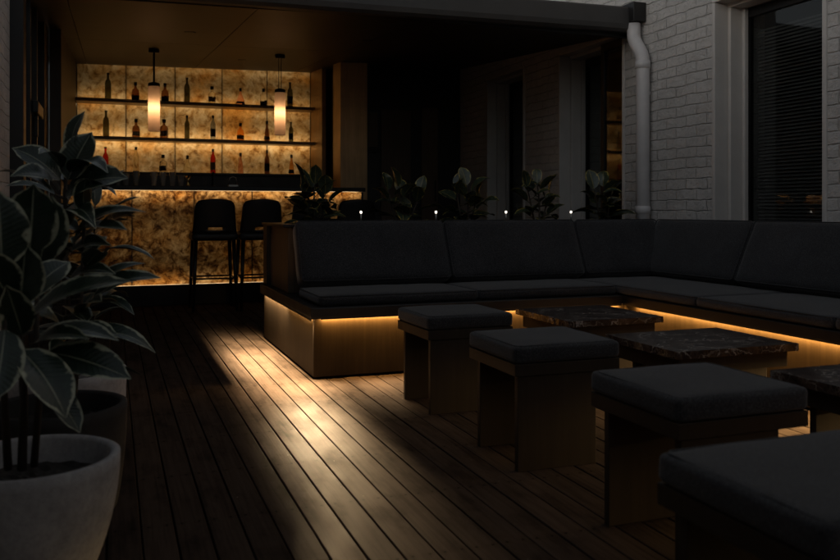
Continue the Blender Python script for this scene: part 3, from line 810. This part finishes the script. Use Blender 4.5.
# leaning back cushions
def backc(c, w, rz, seed, h=.398, t=.12, tilt=24):
    bm = cushion_bm(w, h, t, .03, .012, seed, .004)
    M = Matrix.Translation(Vector(c) - Vector((SX, SY, 0))) @ Matrix.Rotation(rz, 4, 'Z') @ Matrix.Rotation(R(90 - tilt), 4, 'X') @ Matrix.Translation((0, h / 2, 0))
    for v in bm.verts: v.co = M @ v.co
    o = obj('back_cushion', bm, FABRIC, sofa, True)
    s_ = seam_bm(w, h, t - .005, .007, .003)
    for v in s_.verts: v.co = M @ v.co
    obj('piping', s_, FABRIC, o, True)
ZB = .43
def backx(x0, x1, seed): backc(((x0 + x1) / 2, 4.885, ZB), x1 - x0, 0, seed)
backx(1.035, 1.99, 11); backx(1.995, 2.95, 12); backx(2.955, 3.62, 13)
def backy(y0, y1, seed): backc((3.565, (y0 + y1) / 2, ZB), y1 - y0, R(-90), seed)
backy(3.985, 4.93, 14); backy(3.0, 3.98, 15); backy(2.0, 2.995, 16); backy(1.0, 1.995, 17); backy(.0, .995, 18); backy(-.84, -.005, 19)
bm = NB(); S(bm, 3.74, 3.885, YN, 5.08, .386, .80, .004); obj('back_board', bm, BLACK, sofa)

# planter trough behind the sofa
D3 = m_wood('trough_laminate', (.09, .062, .038), (.125, .088, .055), .5, 'z')
pl = thing('planter_trough', 'bronze planter trough with black rim running behind the sofa back', 'planter', (2.4, 5.4, .385))
bm = NB()
def PB(bm, x0, x1, y0, y1, z0, z1, b=.003): return box(bm, x0 - 2.4, x1 - 2.4, y0 - 5.4, y1 - 5.4, z0 - .385, z1 - .385, b)
PB(bm, 1.02, 3.885, 5.10, 5.13, .386, .792); PB(bm, 1.02, 3.885, 5.66, 5.69, .386, .792); PB(bm, 1.022, 1.05, 5.132, 5.658, .386, .792)
obj('trough_side', bm, D3, pl)
bm = NB(); PB(bm, .985, 3.885, 5.06, 5.17, .794, .812); PB(bm, .985, 3.885, 5.62, 5.86, .794, .812); PB(bm, .985, 1.09, 5.172, 5.618, .794, .812); obj('trough_rim', bm, BLACK, pl)
bm = NB(); PB(bm, .995, 3.885, 5.70, 5.84, .386, .792); obj('rear_board', bm, BLACK, pl)
bm = NB(); PB(bm, 1.052, 3.885, 5.132, 5.658, .70, .745, 0); obj('soil', bm, SOIL, pl)
# stake lights on the rim
for k, (u, nm) in enumerate(((361, 'leftmost'), (436, 'second from the left'), (506, 'third from the left'), (571, 'rightmost'))):
    p = pt(u, 216, 5.15)
    t = thing('stake_light', 'tiny white tipped stake light on the sofa back rim, %s' % nm, 'stake light', (p.x, 5.15, .812), 0, 'stake lights behind the sofa')
    obj('stake', tube(NB(), [(0, 0, 0), (0, 0, .066)], .0055, 10), METALG, t, True)
    obj('light_tip', lathe(NB(), [(.0055, .066), (.007, .069), (.0075, .075), (.006, .081), (.0005, .083)], 12), TIPM, t, True)

# ------------------------------------------------------------------ cube stools and tables
BZ, BT = .328, .370
def stool(x0, y0, label, w=.415, d=.40, seed=0, rz=0.0):
    cx, cy = x0 + w / 2, y0 + d / 2
    t = thing('cube_stool', label, 'stool', (cx, cy, 0), R(rz), 'cube stools on the deck')
    rbox('seat_board', -w / 2, w / 2, -d / 2, d / 2, BZ, BT, BRONZE, t, .002)
    rbox('leg_panel', -w / 2 + .012, w / 2 - .094, -d / 2 + .006, -d / 2 + .03, -.001, BZ - .001, BRONZE, t, .002)
    rbox('leg_panel', -w / 2 + .012, w / 2 - .094, d / 2 - .075, d / 2 - .051, -.001, BZ - .001, BRONZE, t, .002)
    c = obj('cushion', cushion_bm(w + .004, d + .004, .060, .015, .007, seed, .003), FABRIC, t, True, (0, 0, BT + .001))
    obj('piping', seam_bm(w + .004, d + .004, .0595, .012, .0022), FABRIC, c, True)
    return t
stool(1.295, 3.395, 'charcoal cushioned cube stool closest to the left sofa front, farthest in the stool row', seed=21, rz=.8)
stool(1.295, 2.545, 'charcoal cushioned cube stool second farthest in the row, its front panel fully visible', seed=22, rz=-.6)
stool(1.312, 1.70, 'charcoal cushioned cube stool directly behind the nearest one, with an open dark side', seed=23)
stool(.995, .945, 'nearest charcoal cushioned stool, wide and cropped by the bottom right corner', .62, .41, seed=24)

def table(x0, y0, label, w=.54, d=.53, seed=0):
    cx, cy = x0 + w / 2, y0 + d / 2
    t = thing('marble_table', label, 'low table', (cx, cy, 0), 0, 'low marble tables between stools and sofa')
    # slab with a slightly broken edge
    bm = NB(); box(bm, -w / 2, w / 2, -d / 2, d / 2, .362, .390, .0)
    bmesh.ops.subdivide_edges(bm, edges=[e for e in bm.edges if abs(e.verts[0].co.z - e.verts[1].co.z) < .001], cuts=24)
    for v in bm.verts:
        n_ = noise.noise(Vector((v.co.x * 23 + seed, v.co.y * 23, v.co.z * 40)))
        v.co.x += .0028 * n_ * (1 if abs(v.co.x) > w / 2 - .001 else 0); v.co.y += .0028 * n_ * (1 if abs(v.co.y) > d / 2 - .001 else 0)
    obj('table_top', bm, MARBLE, t, False)
    bm = NB(); i = .028
    box(bm, -w / 2 + i, w / 2 - i, -d / 2 + i, -d / 2 + i + .022, .30, .361, .002); box(bm, -w / 2 + i, w / 2 - i, d / 2 - i - .022, d / 2 - i, .30, .361, .002)
    box(bm, -w / 2 + i, -w / 2 + i + .022, -d / 2 + i + .023, d / 2 - i - .023, .30, .361, .002); box(bm, w / 2 - i - .022, w / 2 - i, -d / 2 + i + .023, d / 2 - i - .023, .30, .361, .002)
    obj('apron', bm, BRONZE, t)
    rbox('leg_panel', -w / 2 + .06, w / 2 - .06, -d / 2 + .10, -d / 2 + .125, -.001, .30, BRONZE, t, .002)
    rbox('leg_panel', -w / 2 + .06, w / 2 - .06, d / 2 - .125, d / 2 - .10, -.001, .30, BRONZE, t, .002)
table(1.955, 3.32, 'dark veined marble low table farthest back, near the sofa corner', .52, .53, seed=1)
table(1.90, 2.47, 'dark veined marble low table in the middle of the three', .56, .46, seed=5)
table(1.965, 1.57, 'dark veined marble low table cut off by the right edge', .56, .52, seed=9)

# ------------------------------------------------------------------ plants
def leaf(bm, uvl, base, tip, width, up=(0, 0, 1), bend=.0, fold=.25, tipdroop=0.0, nu=6, nv=12, wave=.05, seed=0):
    base, tip = Vector(base), Vector(tip)
    d = tip - base; Ln = d.length; dn = d.normalized()
    up = Vector(up); upn = (up - dn * up.dot(dn))
    upn = upn.normalized() if upn.length > 1e-4 else Vector((1, 0, 0))
    side = dn.cross(upn).normalized()
    rows = []
    for j in range(nv + 1):
        t = j / nv
        c = base + d * t + upn * (bend * Ln * 4 * t * (1 - t)) - Vector((0, 0, 1)) * tipdroop * Ln * t ** 3
        w = width / 2 * (max(0.0, math.sin(PI * min(1, t ** .86)))) ** .62
        if t > .86: w *= (1 - (t - .86) / .14 * .75)
        if j == 0: w = .003
        if j == nv: w = .0012
        row = []
        for i in range(nu + 1):
            u = -1 + 2 * i / nu
            z = fold * abs(u) * w + wave * w * math.sin(9 * t + seed + 2.0 * (1 if u > 0 else -1)) * u * u
            row.append((bm.verts.new(c + side * (u * w) + upn * z), (u, t)))
        rows.append(row)
    for j in range(nv):
        for i in range(nu):
            q = [rows[j][i], rows[j][i + 1], rows[j + 1][i + 1], rows[j + 1][i]]
            f = bm.faces.new([a[0] for a in q])
            for lp, a in zip(f.loops, q): lp[uvl].uv = a[1]

def plant_parts(t, origin, leaves, stems, mat):
    bm = NB(); uvl = bm.loops.layers.uv.new('UVMap')
    og = Vector(origin)
    for k, L in enumerate(leaves):
        leaf(bm, uvl, Vector(L['b']) - og, Vector(L['t']) - og, L['w'], L.get('up', (0, 0, 1)), L.get('bend', .06), L.get('fold', .28), L.get('dr', 0), seed=k * 1.7)
    obj('foliage', bm, mat, t, True)
    bm = NB()
    for (pts, r0, r1) in stems:
        P = [Vector(p) - og for p in pts]; n = len(P)
        tube(bm, P, [r0 + (r1 - r0) * i / (n - 1) for i in range(n)], 8)
    obj('stem', bm, BARK, t, True)

def auto_leaves(rng, top, base, n, lmin, lmax, wr=.42, zfrom=.35, lift=.5):
    """leaves set in a spiral up a stem from base to top"""
    out = []; stems = []
    b, tp = Vector(base), Vector(top)
    mid = (b + tp) / 2 + Vector((rng.uniform(-.02, .02), rng.uniform(-.02, .02), 0))
    def along(q): return b * (1 - q) ** 2 + mid * 2 * q * (1 - q) + tp * q * q
    stems.append(([along(i / 6) for i in range(7)], .009, .005))
    a = rng.uniform(0, 6)
    for k in range(n):
        q = zfrom + (1 - zfrom) * k / max(1, n - 1)
        a += 2.4 + rng.uniform(-.3, .3)
        el = (-.15 + lift * q + rng.uniform(-.25, .25)) * 1.3
        if k == n - 1: el = 1.2
        ln = rng.uniform(lmin, lmax) * (1 - .25 * abs(q - .6))
        dirv = Vector((math.cos(a) * math.cos(el), math.sin(a) * math.cos(el), math.sin(el)))
        p = along(q); pb = p + dirv * .035
        stems.append(([p, pb], .0035, .0025))
        upv = Vector((0, 0, 1)) if abs(el) < 1.0 else Vector((-math.cos(a), -math.sin(a), .2))
        out.append(dict(b=pb, t=pb + dirv * ln, w=ln * wr * rng.uniform(.85, 1.15), up=upv + Vector((rng.uniform(-.4, .4), rng.uniform(-.4, .4), 0)), bend=rng.uniform(.03, .1), dr=rng.uniform(.0, .22)))
    return out, stems

# five plants in the trough
rng = random.Random(5)
where = ['left end of the planter, in front of the bar', 'planter between the first and second stake lights', 'planter between the second and third stake lights', 'planter between the third and fourth stake lights', 'right end of the planter beside the downpipe']
for k, (u, top, nl) in enumerate(((314, 181, 17), (404, 184, 15), (467, 183, 15), (538, 181, 15), (605, 184, 14))):
    p = pt(u, 210, 5.40)
    z1 = pt(u, top, 5.40).z
    org = (p.x, 5.40, .745)
    t = thing('rubber_plant', 'dark rubber plant growing at the %s' % where[k] if k in (0, 4) else 'dark rubber plant growing in the %s' % where[k], 'plant', org, 0, 'rubber plants in the trough behind the sofa')
    lv, st = [], []
    for s_ in range(3):
        dx = (-.06, .07, .0)[s_] + rng.uniform(-.02, .02)
        a, b = auto_leaves(rng, (p.x + dx * 1.3, 5.40 + rng.uniform(-.06, .06), z1 - (.07, .12, .05)[s_]), (p.x + dx * .4, 5.40, .74), nl // 2 + 2, .15, .215, .56, .12, .7)
        lv += a; st += b
    plant_parts(t, org, lv, st, LEAFD)

# pots on the left
def pot(cx, cy, r, h, mat, label, name='plant_pot', taper=.72, th=.024):
    t = thing(name, label, 'plant pot', (cx, cy, .002), 0, 'pots along the left wall')
    P = []
    for i in range(13):
        q = i / 12
        P.append((r * (taper + (1 - taper) * math.sin(q * PI / 2) ** .8), h * q))
    bmx = lathe(NB(), [(.001, 0)] + P + [(r - th * .35, h + .004), (r - th * .8, h + .002), (r - th, h - .006), (r - th - .008, h - .10)], 56)
    obj('pot_body', bmx, mat, t, True)
    bm = NB()
    nr, na = 8, 40
    rr = r - th - .004
    c = bm.verts.new((0, 0, h - .055))
    prev = None
    for j in range(1, nr + 1):
        ring = [bm.verts.new((rr * j / nr * math.cos(2 * PI * k / na), rr * j / nr * math.sin(2 * PI * k / na), h - .06 + .012 * noise.noise(Vector((j * 1.3, k * .9, cx * 9))))) for k in range(na)]
        for k in range(na):
            if prev is None: bm.faces.new((c, ring[k], ring[(k + 1) % na]))
            else: bm.faces.new((prev[k], ring[k], ring[(k + 1) % na], prev[(k + 1) % na]))
        prev = ring
    obj('soil', bm, SOIL, t, False)
    return t
pot(-.18, 2.19, .20, .305, POTW, 'large pale concrete pot in the lower left corner', taper=.62)
pot(-.155, 2.72, .20, .312, POTD, 'dark brown pot standing between two pale pots', taper=.85)
pot(-.165, 3.22, .215, .325, POTW2, 'white pot half hidden by leaves behind the dark pot', taper=.9)

def heroleaf(b, t, w, up=(0, 0, 1), **kw): return dict(b=b, t=t, w=w * 1.06, up=up, **kw)
VIEW = Vector((-.1, -1, .25))
rng = random.Random(11)
# plant in the near pot
org = (-.18, 2.19, .25)
t = thing('variegated_plant', 'variegated rubber plant with cream edged leaves in the near pale pot', 'plant', org, 0, 'variegated plants along the left wall')
lv = [
    heroleaf(pt(22, 326, 2.10), pt(131, 279, 1.98), .085, (.1, -.55, 1), bend=.10, dr=.02),
    heroleaf(pt(30, 345, 2.15), pt(119, 339, 2.05), .07, (0, -.4, 1), bend=.14, dr=.02),
    heroleaf(pt(20, 350, 2.0), pt(66, 418, 1.92), .105, (.75, -.9, .5), bend=.08),
    heroleaf(pt(48, 352, 2.1), pt(131, 379, 2.02), .088, (.2, -.9, .8), bend=.06),
    heroleaf(pt(35, 343, 2.08), pt(88, 338, 1.95), .05, (0, -.7, .8), bend=.1),
    heroleaf(pt(30, 252, 2.12), pt(34, 184, 2.08), .115, VIEW, bend=.0, fold=.12),
    heroleaf(pt(40, 262, 2.18), pt(52, 196, 2.16), .10, (.3, -1, .1), bend=.02, fold=.12),
    heroleaf(pt(20, 305, 2.0), pt(26, 243, 1.98), .09, (-.1, -1, .1), bend=.0, fold=.1),
    heroleaf(pt(2, 268, 1.95), pt(-2, 190, 1.95), .11, (.2, -1, .1), bend=.02, fold=.15),
    heroleaf(pt(10, 300, 2.0), pt(-25, 250, 1.9), .09, (.3, -1, .2), bend=.05),
    heroleaf(pt(5, 330, 1.98), pt(-6, 402, 1.9), .085, (.3, -1, .3), bend=.05),
    heroleaf(pt(22, 335, 2.05), pt(6, 285, 1.96), .07, (.2, -1, .2), bend=.03),
    heroleaf(pt(48, 385, 2.1), pt(80, 433, 2.05), .06, (.6, -.9, .3), bend=.05),
    heroleaf(pt(26, 300, 2.2), pt(70, 262, 2.3), .08, (.1, -.6, 1), bend=.1),
    heroleaf(pt(24, 312, 2.25), pt(66, 330, 2.35), .08, (.1, -.6, 1), bend=.1, dr=.1),
]
st = [([pt(22, 470, 2.19), pt(24, 400, 2.17), pt(20, 330, 2.1), pt(24, 280, 2.1), pt(28, 230, 2.1)], .011, .005), ([pt(34, 466, 2.2), pt(40, 390, 2.15), pt(36, 340, 2.12), pt(38, 262, 2.17)], .009, .005), ([pt(8, 468, 2.19), pt(4, 390, 2.05), pt(4, 268, 1.96)], .010, .005)]
plant_parts(t, org, lv, st, LEAFV)
# plant in the dark pot
org = (-.155, 2.72, .25)
t = thing('variegated_plant', 'tall leafy rubber plant rising from the dark middle pot', 'plant', org, 0, 'variegated plants along the left wall')
lv = [
    heroleaf(pt(92, 300, 2.65), pt(161, 275, 2.6), .08, (.1, -.5, 1), bend=.12, dr=.04),
    heroleaf(pt(70, 345, 2.6), pt(156, 350, 2.55), .07, (.1, -.5, 1), bend=.22, dr=.04),
    heroleaf(pt(62, 340, 2.5), pt(118, 335, 2.4), .075, (0, -.5, 1), bend=.12),
    heroleaf(pt(72, 250, 2.7), pt(146, 208, 2.65), .055, (-.3, -.6, 1), bend=.24, dr=.05),
    heroleaf(pt(66, 195, 2.7), pt(128, 178, 2.62), .12, (-.2, -.7, .8), bend=.12),
    heroleaf(pt(68, 180, 2.7), pt(92, 132, 2.72), .10, (-.4, -1, .3), bend=.06),
    heroleaf(pt(70, 172, 2.7), pt(108, 160, 2.55), .07, (.1, -.4, 1), bend=.12, dr=.2),
    heroleaf(pt(60, 180, 2.75), pt(12, 148, 2.75), .09, (.3, -.8, .7), bend=.12),
    heroleaf(pt(58, 190, 2.7), pt(10, 172, 2.6), .085, (.2, -.6, 1), bend=.16, dr=.08),
    heroleaf(pt(70, 225, 2.7), pt(96, 205, 2.5), .07, (-.1, -.6, 1), bend=.14, dr=.3),
    heroleaf(pt(66, 260, 2.7), pt(112, 240, 2.6), .07, (-.1, -.6, 1), bend=.14, dr=.1),
    heroleaf(pt(66, 285, 2.7), pt(116, 268, 2.6), .07, (-.1, -.6, 1), bend=.14, dr=.1),
]
a, b = auto_leaves(rng, pt(66, 165, 2.72), pt(62, 420, 2.72), 24, .14, .21, .40, .22, .45)
a2, b2 = auto_leaves(rng, pt(84, 225, 2.66), pt(72, 420, 2.70), 16, .13, .19, .40, .3, .4)
plant_parts(t, org, lv + a + a2, b + b2, LEAFV)
# plant in the far white pot
org = (-.165, 3.22, .26)
t = thing('variegated_plant', 'bushy rubber plant behind the others growing from the white pot', 'plant', org, 0, 'variegated plants along the left wall')
a, b = auto_leaves(rng, pt(96, 215, 3.2), pt(78, 375, 3.22), 22, .14, .20, .38, .25, .4)
a2, b2 = auto_leaves(rng, pt(64, 190, 3.3), pt(70, 375, 3.24), 20, .15, .21, .40, .25, .4)
plant_parts(t, org, a + a2, b + b2, LEAFV)

# ------------------------------------------------------------------ lamps
def area(name, loc, d, sx, sy, energy, col, spread=180):
    L = bpy.data.lights.new(name, 'AREA'); L.shape = 'RECTANGLE'; L.size = sx; L.size_y = sy; L.energy = energy; L.color = col; L.spread = R(spread)
    o = bpy.data.objects.new(name, L); link(o); o.location = loc
    o.rotation_euler = Vector(d).to_track_quat('-Z', 'Y').to_euler()
    return o
WARM = (1, .66, .32)
AMB = (1, .53, .14)
# LED lines behind the onyx of the back wall (one under each row) and of the bar front (top and bottom)
for z, e in ((1.36, .4), (1.70, 2.5), (1.79, .45), (2.13, 1.05), (2.22, .42), (2.60, .6)):
    area('onyx_led', (.984, 10.44, z), (0, -1, 0), 2.7, .03, e, WARM)
for z, e in ((1.07, 2.0), (.20, 1.6)):
    area('bar_led', (1.01, 8.275, z), (0, -1, 0), 2.76, .03, e, WARM)
area('bar_led', (1.01, 8.385, .64), (0, -1, 0), 2.7, .2, .6, WARM)  # broad fill lamp, added to lift the middle of the bar front
# LED strips under the sofa seat
ZS = .3280
POOL = (1, .72, .40)
area('sofa_led', (SX - .009, 4.80, ZS), (-.84, 0, -1), .95, .003, 32, POOL, 100)
area('sofa_led', (SX - .009, 5.40, ZS), (-.84, 0, -1), .80, .003, 16, POOL, 150)
area('sofa_led', (SX - .006, (SY + 5.80) / 2, ZS - .0005), (.8, 0, -1), 5.80 - SY - .02, .002, 8, AMB)
area('sofa_led', ((SX + RX) / 2, SY - .022, ZS), (0, -.80, -1), RX - SX - .08, .003, 14, POOL, 76)
area('sofa_led', ((SX + RX) / 2, SY - .012, ZS - .0005), (0, .6, -1), RX - SX - .08, .002, 19, AMB)
area('sofa_led', (RX - .022, (YN + SY) / 2 - .05, ZS), (-.9, 0, -1), SY - YN - .16, .003, 60, (1, .64, .27), 112)
area('sofa_led', (RX - .018, (YN + SY) / 2 - .05, ZS - .0005), (.4, 0, -1), SY - YN - .16, .002, 33, AMB)
# aimed lamps added at the strip corner to carry the pool along the boards
for sl, side, e, sp_a in ((1.7, -.75, 8.0, 90), (.95, -.42, 2.6, 64), (.52, -.28, 2.7, 44), (.34, -.23, 2.6, 31), (.23, -.20, 1.4, 26), (.16, -.18, .35, 24)):
    area('sofa_led', (SX - .009, SY + .006, ZS - .0006), (side, -1, -sl), .003, .006, e, POOL, sp_a)

# dusk sky and a last weak sun
w = bpy.data.worlds.new('World'); scene.world = w; w.use_nodes = True
nt = w.node_tree; bg = nt.nodes['Background']
sky = nt.nodes.new('ShaderNodeTexSky'); sky.sky_type = 'NISHITA'; sky.sun_disc = False
SE, SA = 9.0, 250.0
sky.sun_elevation = R(SE); sky.sun_rotation = R(SA)
hs = nt.nodes.new('ShaderNodeHueSaturation'); hs.inputs['Saturation'].default_value = .30
nt.links.new(sky.outputs[0], hs.inputs['Color']); nt.links.new(hs.outputs[0], bg.inputs['Color']); bg.inputs['Strength'].default_value = .110
sun = bpy.data.lights.new('sun', 'SUN'); sun.energy = .012; sun.angle = R(20); sun.color = (1, .86, .74)
so = bpy.data.objects.new('sun', sun); link(so)
dirv = Vector((math.sin(R(SA)) * math.cos(R(SE)), math.cos(R(SA)) * math.cos(R(SE)), math.sin(R(SE))))
so.rotation_euler = dirv.to_track_quat('Z', 'Y').to_euler()

# ------------------------------------------------------------------ render settings
scene.view_settings.view_transform = 'Standard'; scene.view_settings.look = 'None'
scene.view_settings.exposure = 0; scene.view_settings.gamma = 1; scene.view_settings.use_curve_mapping = False
c = scene.cycles
c.use_denoising = True
try: c.denoiser = 'OPENIMAGEDENOISE'
except Exception: pass
c.max_bounces = 8; c.diffuse_bounces = 3; c.glossy_bounces = 4; c.transmission_bounces = 8; c.transparent_max_bounces = 8
c.sample_clamp_indirect = 4.0; c.caustics_reflective = False; c.caustics_refractive = True; c.blur_glossy = .5
